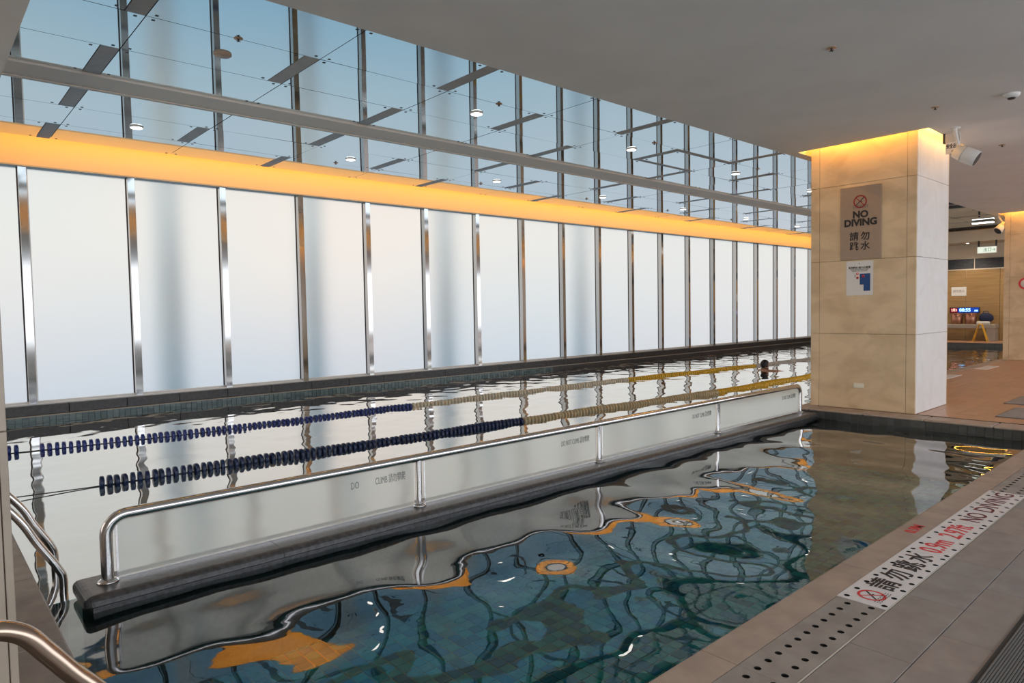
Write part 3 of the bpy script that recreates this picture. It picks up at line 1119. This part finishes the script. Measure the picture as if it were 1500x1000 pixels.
# ------------------------------------------------------------------ divider with rail and glass
dv = empty('glass_divider', (5.6, 4.79, -.15))
tag(dv, 'low divider of four frosted glass panels with steel rail between the pools', 'divider')
ZD = -.045
DX0, DX1 = .70, PX1 + .05
DYa, DYb = 4.56, 5.00
xs = [DX0, 1.9, 3.1, 4.3, 5.5, 6.7, 7.9, 9.1, DX1]
for a, b in zip(xs[:-1], xs[1:]):
    prof = []
    r = .055
    for i in range(7):
        an = math.pi + -math.pi / 2 * i / 6
        prof.append((DYa + r + r * math.cos(an), ZD - r + r * math.sin(an)))
    for i in range(7):
        an = math.pi / 2 - math.pi / 2 * i / 6
        prof.append((DYb - r + r * math.cos(an), ZD - r + r * math.sin(an)))
    prof += [(DYb - .02, ZD - r - .012), (DYa + .02, ZD - r - .012)]
    L = len(prof)
    a2, b2 = a + .0015, b - .0015
    if a == DX0:                                    # rounded free end
        vs = []
        secs = []
        for i in range(6):
            q = i / 5.0
            sx = DX0 + r * (1 - math.cos(math.pi / 2 * q))
            ins = r * (1 - math.sin(math.pi / 2 * q)) * .9
            dz = ins * .8
            secs.append((sx, ins, dz))
        secs.append((b2, 0, 0))
        for sx, ins, dz in secs:
            for (p, q) in prof:
                pm = (DYa + DYb) / 2
                vs.append((sx, pm + (p - pm) * (1 - ins / ((DYb - DYa) / 2)), min(q, ZD - dz)))
        S = len(secs)
        fs = [(s * L + i, s * L + (i + 1) % L, (s + 1) * L + (i + 1) % L, (s + 1) * L + i) for s in range(S - 1) for i in range(L)]
        fs += [tuple(range(L))[::-1], tuple((S - 1) * L + i for i in range(L))]
    else:
        vs = [(a2, p, q) for p, q in prof] + [(b2, p, q) for p, q in prof]
        fs = [(i, (i + 1) % L, (i + 1) % L + L, i + L) for i in range(L)] + [tuple(range(L))[::-1], tuple(range(L, 2 * L))]
    MB().add(vs, fs, 0, False).build('coping_block', M['black_stone'], dv)
MB().box(DX0 + .05, DX1, DYa + .045, DYb - .03, -1.0, ZD - .06).build('divider_wall', M['black_stone'], dv)
RY = 4.79
RZ = .365
RR = .036
posts = [.865, 3.185, 5.50, 7.86, 10.20]
cr = .12
path = [(posts[0], RY, ZD)]
path.append((posts[0], RY, RZ - cr))
for i in range(1, 7):
    a = math.pi - math.pi / 2 * i / 7
    path.append((posts[0] + cr + cr * math.cos(a), RY, RZ - cr + cr * math.sin(a)))
path.append((posts[0] + cr, RY, RZ))
for i in range(1, 20):
    path.append((posts[0] + cr + (posts[-1] - posts[0] - 2 * cr) * i / 20, RY, RZ))
path.append((posts[-1] - cr, RY, RZ))
for i in range(1, 7):
    a = math.pi / 2 - math.pi / 2 * i / 7
    path.append((posts[-1] - cr + cr * math.cos(a), RY, RZ - cr + cr * math.sin(a)))
path.append((posts[-1], RY, RZ - cr))
path.append((posts[-1], RY, ZD))
MB().tube(path, RR, 20).build('rail', M['steel_rail'], dv)
for i, x in enumerate(posts):
    if 0 < i < 4:
        MB().tube([(x, RY, ZD), (x, RY, RZ - .01)], .030, 16).build('post', M['steel_rail'], dv)
    MB().lathe((x, RY, ZD), [(.062, 0), (.062, .008), (.045, .018), (.036, .022)], 20).build('base_ring', M['steel_rail'], dv)
etch = ['DO', 'DO NOT CLIMB 請勿攀爬', 'DO NOT CLIMB 請勿攀爬', 'DO NOT CLIMB 請勿攀爬']
for i, (a, b) in enumerate(zip(posts[:-1], posts[1:])):
    g = MB()
    xa, xb = a + .05, b - .045
    za, zb_ = ZD + .012, RZ - .028
    g.quad((xa, RY, za), (xb, RY, za), (xb, RY, zb_), (xa, RY, zb_))
    pn = g.build('glass_panel', M['glass_partition'], dv)
    MB().box(xa, xb, RY - .012, RY + .012, ZD, ZD + .014).build('bottom_bead', M['steel_rail'], pn)
    MB().box(xa, xa + .012, RY - .008, RY + .008, ZD, RZ - .03).build('edge_bead', M['steel_rail'], pn)
    yt = RY - .003
    if i == 0:
        text('etched_text', 'DO', .078, (2.585, yt, .235), (1, 0, 0), (0, 0, 1), M['ink_grey'], pn, sx=.62)
        text('etched_text', 'CLIMB 請勿攀爬', .078, (2.91, yt, .235), (1, 0, 0), (0, 0, 1), M['ink_grey'], pn, sx=.52)
    else:
        text('etched_text', 'DO NOT CLIMB 請勿攀爬', .075, (b - .36, yt, .225), (1, 0, 0), (0, 0, 1), M['ink_grey'], pn, sx=.50)

# ------------------------------------------------------------------ lane ropes


def interp(pts, x):
    for (x0, y0), (x1, y1) in zip(pts[:-1], pts[1:]):
        if x0 <= x <= x1:
            q = (x - x0) / (x1 - x0)
            return y0 + (y1 - y0) * q
    return pts[-1][1] if x > pts[-1][0] else pts[0][1]


def lane_rope(name, label, pts, segs, pitch, rad, xmax, gap_after=None):
    t = empty(name, (pts[0][0], pts[0][1], ZW))
    tag(t, label, 'lane rope', 'floating lane ropes of the lap pool')
    zc = ZW + .004
    cab = [(PX0 + .02, pts[0][1], ZW + .03)]
    x = pts[0][0] - .1
    while x < xmax:
        cab.append((x, interp(pts, x), zc))
        x += .5
    cab.append((LX1 - .02, interp(pts, LX1), zc))
    MB().tube(cab, .006, 6).build('cable', M['cable'], t)
    meshes = {}
    for mname in set(s[1] for s in segs):
        r = rad
        prof = [(r * .45, -.026), (r * .93, -.022), (r, -.014), (r, .010), (r * .9, .018), (r * .45, .024)]
        meshes[mname] = MB().lathe((0, 0, 0), prof, 14, 'x').mesh('float_disc', M[mname])
    x = pts[0][0]
    n = 0
    far = {}
    jr = random.Random(hash(name) % 1000 if False else len(name))
    while x < xmax:
        mt = [s[1] for s in segs if x >= s[0]][-1]
        y = interp(pts, x)
        if n < 300:
            lift = .034 * max(0, 1 - (x - pts[0][0]) / 3.0)
            o = inst(meshes[mt], 'float_disc', (x + jr.uniform(-.006, .006), y + .012 * math.sin(x * 3.1), zc + lift + .006 * math.sin(x * 2.3) + jr.uniform(-.003, .003)), t)
            o.rotation_euler = (jr.uniform(0, 6.28), jr.uniform(-.05, .05), jr.uniform(-.12, .12) - .03)
        else:
            far.setdefault(mt, MB()).lathe((x, y, zc), [(rad * .6, -.02), (rad, -.012), (rad, .012), (rad * .6, .02)], 10, 'x')
        n += 1
        x += pitch
        if gap_after and n == gap_after[0]:
            x += gap_after[1]
    for mt, mb in far.items():
        tag(mb.build('float_discs', M[mt], t), kind='stuff')
    return t


lane_rope('lane_rope', 'nearer lane rope with navy, tan and yellow floats beside the glass divider',
          [(1.44, 8.06), (3.23, 7.97), (7.17, 7.80), (12.44, 7.46), (16.4, 7.46), (31, 7.46)],
          [(-1, 'rope_navy'), (7.12, 'rope_tan'), (12.3, 'rope_yellow')], .071, .069, 20.5)
lane_rope('lane_rope', 'farther lane rope with blue, cream and yellow floats nearest the windows',
          [(.92, 10.92), (1.6, 10.78), (3.25, 10.60), (6.9, 10.58), (13.2, 10.42), (18.5, 9.95), (31, 9.6)],
          [(-1, 'rope_blue'), (6.9, 'rope_cream'), (13.1, 'rope_yellow'), (18.4, 'rope_grey')], .078, .062, 26.0, (2, .2))

# ------------------------------------------------------------------ swimmer


def swimmer(c):
    cx, cy = c
    t = empty('person', (cx, cy, ZW - .2))
    # body: pelvis root, spine, shoulders, arms, legs and head in one skin
    d = Vector((.94, -.34, 0)).normalized()          # swims away from the viewer
    s = Vector((-d.y, d.x, 0))
    O = Vector((cx, cy, ZW - .002))

    def W(f, l, u):
        return O + d * f + s * l + Vector((0, 0, u))
    P = [W(-.55, 0, -.34), W(-.30, 0, -.24), W(-.06, 0, -.10), W(.0, 0, -.01), W(.02, 0, .07),
         W(.03, 0, .16), W(.02, 0, .235),
         W(-.05, .19, -.05), W(.16, .40, -.06), W(.42, .46, -.07), W(.52, .46, -.08),
         W(-.05, -.19, -.03), W(.14, -.42, -.02), W(.38, -.50, -.05), W(.48, -.50, -.07),
         W(-.62, .10, -.38), W(-.98, .13, -.46), W(-1.36, .12, -.42), W(-1.48, .12, -.44),
         W(-.62, -.10, -.38), W(-.98, -.13, -.42), W(-1.36, -.12, -.38), W(-1.48, -.12, -.40)]
    E_ = [(0, 1), (1, 2), (2, 3), (3, 4), (4, 5), (5, 6), (2, 7), (7, 8), (8, 9), (9, 10), (2, 11), (11, 12), (12, 13), (13, 14),
          (0, 15), (15, 16), (16, 17), (17, 18), (0, 19), (19, 20), (20, 21), (21, 22)]
    R_ = [.15, .135, .15, .06, .085, .098, .075, .075, .048, .034, .028, .075, .048, .034, .028,
          .085, .062, .042, .03, .085, .062, .042, .03]
    me = bpy.data.meshes.new('body')
    base = wloc(t)
    me.from_pydata([tuple(p - base) for p in P], E_, [])
    ob = bpy.data.objects.new('body', me)
    COL.objects.link(ob)
    ob.parent = t
    md = ob.modifiers.new('skin', 'SKIN')
    sv = me.skin_vertices[0].data
    for i, r in enumerate(R_):
        sv[i].radius = (r, r * (.72 if i in (0, 1, 2) else 1))
        sv[i].use_root = (i == 0)
    md.use_smooth_shade = True
    sb = ob.modifiers.new('sub', 'SUBSURF')
    sb.levels = sb.render_levels = 2
    me.materials.append(M['skin'])
    # hair cap over crown and back of the head
    hc = W(.005, 0, .165)
    mb = MB()
    vs, fs = [], []
    nu, nv = 18, 9
    for j in range(nv + 1):
        th = math.pi * .74 * j / nv
        for i in range(nu):
            ph = 2 * math.pi * i / nu
            f = math.sin(th) * math.cos(ph)
            l = math.sin(th) * math.sin(ph)
            u = math.cos(th)
            rr = .112
            if f > .25 and u < .35:
                rr = .085
            vs.append(hc + d * f * rr * 1.12 + s * l * rr * .96 + Vector((0, 0, u * rr * 1.16)))
    for j in range(nv):
        for i in range(nu):
            i2 = (i + 1) % nu
            fs.append((j * nu + i, j * nu + i2, (j + 1) * nu + i2, (j + 1) * nu + i))
    mb.add(vs, fs, 0, True).build('hair', M['hair'], t)
    for sd in (1, -1):
        mb = MB()
        e = W(.03, .103 * sd, .13)
        mb.lathe((e.x, e.y, e.z - .03), [(.006, 0), (.014, .012), (.017, .034), (.012, .055), (.004, .06)], 10)
        mb.build('ear', M['skin'], t)
    tag(t, 'swimmer with short black hair, head and shoulders above the water, seen from behind', 'person')


swimmer((17.35, 9.12))

# ------------------------------------------------------------------ handrails


def rail_curve(pts, n=8):
    """Catmull-Rom smoothing"""
    P = [Vector(p) for p in pts]
    P = [P[0] * 2 - P[1]] + P + [P[-1] * 2 - P[-2]]
    o = []
    for i in range(1, len(P) - 2):
        for k in range(n):
            t = k / n
            p0, p1, p2, p3 = P[i - 1:i + 3]
            o.append(.5 * ((2 * p1) + (p2 - p0) * t + (2 * p0 - 5 * p1 + 4 * p2 - p3) * t * t + (3 * p1 - p0 - 3 * p2 + p3) * t ** 3))
    o.append(P[-2])
    return o


def handrail(pts, r, label, foot, mat='steel_rail'):
    t = empty('pool_handrail', (foot[0], foot[1], 0))
    MB().tube(rail_curve(pts), r, 18).build('tube', M[mat], t)
    MB().lathe((foot[0], foot[1], 0), [(r * 2, 0), (r * 2, .006), (r * 1.4, .016)], 18).build('base_ring', M['steel_rail'], t)
    tag(t, label, 'handrail', 'steel handrails at the left pool edge')


handrail([(-.25, 5.10, 0), (-.25, 5.10, .55), (-.20, 5.10, .80), (-.02, 5.10, .90), (.10, 5.10, .83), (.43, 5.10, .41), (.55, 5.10, .19), (.65, 5.10, .01), (.675, 5.10, -.09), (.66, 5.10, -.40), (.66, 5.10, -.8)],
         .024, 'steel handrail dipping into the lap pool, the nearer of the pair', (-.25, 5.10))
handrail([(-.25, 5.62, 0), (-.25, 5.62, .55), (-.20, 5.62, .80), (-.02, 5.62, .91), (.10, 5.62, .84), (.48, 5.62, .385), (.59, 5.62, .185), (.68, 5.62, .02), (.70, 5.62, -.09), (.69, 5.62, -.40), (.69, 5.62, -.8)],
         .024, 'steel handrail dipping into the lap pool, the farther of the pair', (-.25, 5.62))
handrail([(-.20, 2.2, 0), (-.20, 2.2, .40), (-.16, 2.2, .62), (-.02, 2.2, .765), (.11, 2.2, .79), (.19, 2.2, .762), (.247, 2.2, .69), (.30, 2.2, .615), (.36, 2.2, .54), (.48, 2.2, .38), (.58, 2.2, .22), (.63, 2.2, .05), (.64, 2.2, -.3), (.64, 2.2, -.75)],
         .0265, 'bronze toned steel handrail in the lower left corner', (-.20, 2.2), 'bronze_rail')

# ------------------------------------------------------------------ signs on the column
SX = COLX[0]
LFT = (0, -1, 0)     # reading direction on the face looking towards -x
UP = (0, 0, 1)
t = empty('no_diving_sign', (SX - .01, 4.125, 2.28))
MB().box(SX - .022, SX - .002, 3.836, 4.417, 2.278, 3.37, bev=.003).build('plate', M['sign_metal'], t)
xf = SX - .0235
text('lettering', 'NO', .140, (xf, 4.125, 2.945), LFT, UP, M['ink'], t, bold=.0065)
text('lettering', 'DIVING', .140, (xf, 4.125, 2.825), LFT, UP, M['ink'], t, bold=.0065)
for ch_, yy, zz_ in (('請', 4.215, 2.615), ('勿', 4.055, 2.615), ('跳', 4.215, 2.468), ('水', 4.055, 2.468)):
    text('lettering', ch_, .135, (xf, yy, zz_), LFT, UP, M['ink'], t, bold=.0025)
pictogram((xf + .001, 4.13, 3.14), LFT, UP, .092, t, .001, 'ink_dark_red')
tag(t, 'brown plate reading NO DIVING with Chinese characters on the beige column', 'sign')

t = empty('notice_sheet', (SX - .005, 4.14, 1.735))
MB().box(SX - .006, SX - .001, 3.948, 4.332, 1.735, 2.25).build('sheet', M['paper'], t)
xn = SX - .0075
text('heading', '請勿跳水 請小心地滑', .034, (xn, 4.14, 2.152), LFT, UP, M['ink'], t, bold=.001, sx=1.0)
text('line', 'NO DIVING IN POOL AREA', .024, (xn, 4.14, 2.125), LFT, UP, M['ink'], t, sx=.9)
text('line', 'PLEASE USE CAUTION', .024, (xn, 4.14, 2.102), LFT, UP, M['ink'], t, sx=.95)
# the printed plan: an L of two blue fields, two round prohibition marks
pl = MB()
pl.box(xn - .001, xn, 3.985, 4.08, 1.80, 2.06).box(xn - .001, xn, 4.08, 4.135, 1.895, 2.06).build('blue_plan', M['ink_blue'], t)
for yy, zz_ in ((4.168, 2.058), (4.168, 2.0), (4.085, 2.02)):
    MB().lathe((xn - .0005, yy, zz_), [(.019, -.001), (.019, 0)], 16, 'x').build('round_mark', M['ink_red'], t)
    MB().lathe((xn - .0016, yy, zz_), [(.009, -.001), (.009, 0)], 12, 'x').build('round_mark', M['ink'] if zz_ < 2.05 else M['paper'], t)
text('line', '注意事項', .012, (xn, 4.205, 2.03), (0, 0, -1), LFT, M['ink'], t)
MB().box(xn - .0008, xn, 4.12, 4.16, 2.205, 2.208).box(xn - .0008, xn, 4.132, 4.148, 2.212, 2.222).build('crest', M['ink_grey'], t)
tag(t, 'white paper notice with a blue pool plan under the brown sign', 'notice')

t = empty('socket_plate', (SX - .005, 4.143, .325))
MB().box(SX - .014, SX - .001, 4.066, 4.22, .325, .402, bev=.004).build('cover', M['socket'], t)
MB().box(SX - .017, SX - .012, 4.085, 4.20, .34, .387, bev=.002).build('flap', M['socket'], t)
tag(t, 'small cream wall plate low on the beige column', 'wall plate')


# speaker hanging beside the column, plate behind it
def speaker(base, axis, L, R, label, mount):
    b = Vector(base)
    a = Vector(axis).normalized()
    t = empty('round_speaker', b)
    pts = [b - a * L * .5, b - a * L * .49, b - a * L * .12, b - a * L * .1, b + a * L * .46, b + a * L * .5]
    MB().tube(pts, [R * .55, R * .82, R * .96, R, R, R * .97], 26).build('housing', M['white_plastic'], t)
    MB().tube([b - a * L * .12, b - a * L * .08], R * 1.03, 26).build('band', M['frame'], t)
    MB().tube([b + a * L * .5, b + a * L * .505], R * .9, 26).build('grille', M['black_plastic'], t)
    mp_ = Vector(mount)
    MB().tube([mp_, mp_ - Vector((0, 0, .06)), b - a * L * .3 + Vector((0, 0, R * .4))], .022, 10).build('bracket', M['white_plastic'], t)
    MB().lathe((mp_.x, mp_.y, mp_.z - .012), [(.06, 0), (.06, .012)], 18).build('base', M['white_plastic'], t)
    tag(t, label, 'speaker', 'round speakers by the columns')


speaker((10.84, 2.80, 3.605), (.10, -.85, -.52), .30, .105, 'white cylindrical speaker hanging from the soffit right of the beige column', (10.86, 2.93, ZS))
speaker((22.6, 4.97, 3.64), (-.5, .35, -.5), .30, .11, 'white speaker seen past the edge of the far right column', (22.75, 5.06, ZS))
t = empty('hanging_plate', (11.1, 3.02, 3.70))
MB().box(11.08, 11.12, 2.93, 3.13, 3.86, ZS - .02, bev=.004).build('housing', M['frame'], t)
MB().box(11.07, 11.125, 3.115, 3.14, 3.85, ZS - .01).build('end_cap', M['black_plastic'], t)
MB().box(11.09, 11.10, 2.93, 3.11, 3.70, 3.86).build('panel', M['paper'], t)
text('pictograms', '安全出口', .07, (11.088, 3.02, 3.80), LFT, UP, M['ink'], t, sx=.6, bold=.002)
text('pictograms', 'EXIT', .03, (11.088, 3.0, 3.735), LFT, UP, M['ink'], t, sx=1.2)
MB().box(11.095, 11.105, 3.0, 3.04, ZS - .02, ZS).build('hanger', M['frame'], t)
tag(t, 'small hanging sign plate behind the white cylindrical speaker', 'sign')

# round red sign on the last column
cxx = columns_x[2]
t = empty('round_sign', (cxx - .004, 4.40, 1.92))
MB().lathe((cxx - .002, 4.385, 2.08), [(.16, -.01), (.16, 0)], 32, 'x').build('disc', M['paper'], t)
mb = MB()
vs = []
for rr in (.115, .16):
    for k in range(32):
        a = 2 * math.pi * k / 32
        vs.append((cxx - .0145, 4.385 + rr * math.cos(a), 2.08 + rr * math.sin(a)))
mb.add(vs, [(k, k + 32, (k + 1) % 32 + 32, (k + 1) % 32) for k in range(32)]).build('red_ring', M['ink_red'], t)
tag(t, 'round red prohibition sign at the right picture edge', 'sign')

# ------------------------------------------------------------------ far end of the hall
t = empty('bench', (XE - .4, 9.4, 0))
BT = .69
MB().box(XE - .75, XE - .15, 7.38, 11.2, BT - .17, BT, bev=.02).build('seat', M['bench'], t)
for y in (7.40, 10.9):
    MB().box(XE - .72, XE - .18, y, y + .30, 0, BT - .17, bev=.01).build('leg', M['bench'], t)
tag(t, 'long grey stone bench against the ochre end wall', 'bench')
for i, y in enumerate((8.80, 8.30)):
    t = empty('round_bin', (XE - .45, y, BT))
    MB().lathe((XE - .45, y, BT), [(.19, 0), (.21, .02), (.21, .42), (.19, .44), (.17, .44), (.17, .10)], 24).build('body', M['copper'], t)
    MB().lathe((XE - .45, y, BT + .43), [(.215, 0), (.22, .015), (.215, .03)], 24).build('rim', M['copper'], t)
    tag(t, ['copper coloured round container on the bench, left of two', 'copper coloured round container on the bench, right of two'][i], 'container', 'copper containers on the bench')
t = empty('rolled_towel', (XE - .55, 7.85, BT))
MB().lathe((XE - .66, 7.58, BT + .06), [(.02, 0), (.055, .015), (.06, .1), (.06, .42), (.05, .46), (.02, .47)], 14, 'y').build('roll', M['towel'], t)
tag(t, 'white rolled towel on the right end of the bench', 'towel')
t = empty('dark_bag', (XE - .35, 7.80, BT))
vs, fs = [], []
nu, nv = 16, 8
for j in range(nv + 1):
    th = math.pi * j / nv
    for i in range(nu):
        ph = 2 * math.pi * i / nu
        q = 1 + .12 * math.sin(3 * ph) * math.sin(th)
        vs.append((XE - .35 + .18 * math.sin(th) * math.cos(ph) * q, 7.80 + .25 * math.sin(th) * math.sin(ph) * q, BT + .24 + .24 * math.cos(th) * (.8 if th > 1.57 else 1)))
for j in range(nv):
    for i in range(nu):
        i2 = (i + 1) % nu
        fs.append((j * nu + i, j * nu + i2, (j + 1) * nu + i2, (j + 1) * nu + i))
vs = [(x, y, max(z, BT)) for x, y, z in vs]
MB().add(vs, fs, 0, True).build('sack', M['navy_cloth'], t)
MB().tube([(XE - .35, 7.70, BT + .44), (XE - .35, 7.73, BT + .52), (XE - .35, 7.87, BT + .52), (XE - .35, 7.90, BT + .44)], .018, 8).build('handle', M['navy_cloth'], t)
tag(t, 'dark blue bag slumped on the bench beside the copper containers', 'bag')

# yellow folding floor sign
sx_, sy_ = XE - 1.35, 7.74
t = empty('wet_floor_sign', (sx_, sy_, 0))
for sgn in (1, -1):
    lf = empty('leaf', (0, 0, 0))
    COL.objects.unlink(lf)
    bpy.data.objects.remove(lf)
    h, wd = .70, .30
    vs = []
    prof = [(-wd / 2 * 1.0, 0), (-wd / 2 * .62, h), (wd / 2 * .62, h), (wd / 2 * 1.0, 0), (wd / 2 * .62, 0), (wd / 2 * .5, .10), (-wd / 2 * .5, .10), (-wd / 2 * .62, 0)]
    for off in (0, .018):
        for (u, v) in prof:
            q = 1 - v / h
            vs.append((sx_ + u, sy_ + sgn * (.045 + .20 * q + off), v))
    L = len(prof)
    fs = [tuple(range(L)), tuple(range(L, 2 * L))[::-1]] + [(i, i + L, (i + 1) % L + L, (i + 1) % L) for i in range(L)]
    MB().add(vs, fs).build('leaf', M['yellow_plastic'], t)
MB().box(sx_ - .09, sx_ + .09, sy_ - .06, sy_ + .06, .69, .73, bev=.01).build('hinge_handle', M['yellow_plastic'], t)
tag(t, 'yellow folding wet floor sign standing at the far pool end', 'floor sign')

# spots washing the end wall; the two outer ones are unseen, added for light
for i, y in enumerate((6.3, 8.3, 10.3)):
    t = empty('wall_washer', (XE - 1.05, y, 4.0))
    MB().lathe((XE - 1.05, y, 4.012), [(.07, 0), (.08, .006), (.08, .02)], 20).build('trim_ring', M['frame'], t)
    MB().lathe((XE - 1.05, y, 4.008), [(.05, 0), (.05, .006)], 20).build('lens', M['lamp_lit'], t)
    tag(t, ['recessed spot under the beige downstand, hidden behind the far right column', 'recessed spot under the beige downstand above the clock',
            'recessed spot under the beige downstand, hidden behind the beige column'][i], 'light', 'recessed spots at the end wall')
    sl = bpy.data.lights.new('wall_washer_beam', 'SPOT')
    sl.energy = 130
    sl.spot_size = 1.9
    sl.spot_blend = .8
    sl.shadow_soft_size = .05
    sl.color = (1.0, .84, .62)
    so = bpy.data.objects.new('wall_washer_beam', sl)
    COL.objects.link(so)
    so.location = (XE - 1.05, y, 3.99)
    so.rotation_euler = (0, -math.radians(14), 0)

# digital clock
t = empty('digital_clock', (XE - .1, 8.55, 1.15))
MB().box(XE - .12, XE - .03, 8.08, 9.16, 1.15, 1.39, bev=.01).build('housing', M['black_plastic'], t)
MB().box(XE - .124, XE - .121, 8.10, 8.86, 1.17, 1.37).build('blue_face', M['led_glow'], t)
MB().box(XE - .124, XE - .121, 8.87, 9.14, 1.17, 1.37).build('red_face', M['led_glow_red'], t)
text('digits', '08:55', .19, (XE - .126, 8.60, 1.27), LFT, UP, M['led_blue'], t, bold=.006, sx=.98)
text('digits', 'AM', .10, (XE - .126, 8.20, 1.24), LFT, UP, M['led_blue'], t, bold=.004, sx=.9)
text('digits', '2月3', .14, (XE - .126, 9.0, 1.27), LFT, UP, M['led_red'], t, bold=.004, sx=.75)
tag(t, 'digital clock with blue digits 08:55 on the ochre end wall', 'clock')
t = empty('wall_notice', (XE - .04, 8.85, 1.88))
MB().box(XE - .045, XE - .031, 8.58, 9.13, 1.88, 2.26, bev=.003).build('board', M['paper'], t)
text('lettering', '請勿跳水', .13, (XE - .047, 8.855, 2.07), LFT, UP, M['ink_grey'], t, sx=.85)
tag(t, 'white notice board with a line of grey characters above the digital clock', 'notice')
# lit exit sign
t = empty('exit_sign', (XE - 1.6, 7.51, 3.5))
MB().box(XE - 1.58, XE - 1.50, 7.18, 7.84, 3.53, 3.80, bev=.004).build('case', M['white_plastic'], t)
MB().box(XE - 1.586, XE - 1.581, 7.20, 7.82, 3.55, 3.78).build('face', M['exit_face'], t)
text('lettering', '出口→', .17, (XE - 1.588, 7.42, 3.66), LFT, UP, M['exit_green'], t, sx=.82)
MB().box(XE - 1.56, XE - 1.52, 7.18, 7.24, 3.80, 4.04).build('hanger', M['black_plastic'], t)
MB().box(XE - 1.56, XE - 1.52, 7.76, 7.82, 3.80, 4.04).build('hanger', M['black_plastic'], t)
tag(t, 'lit white and green exit sign hanging before the end wall', 'exit sign')
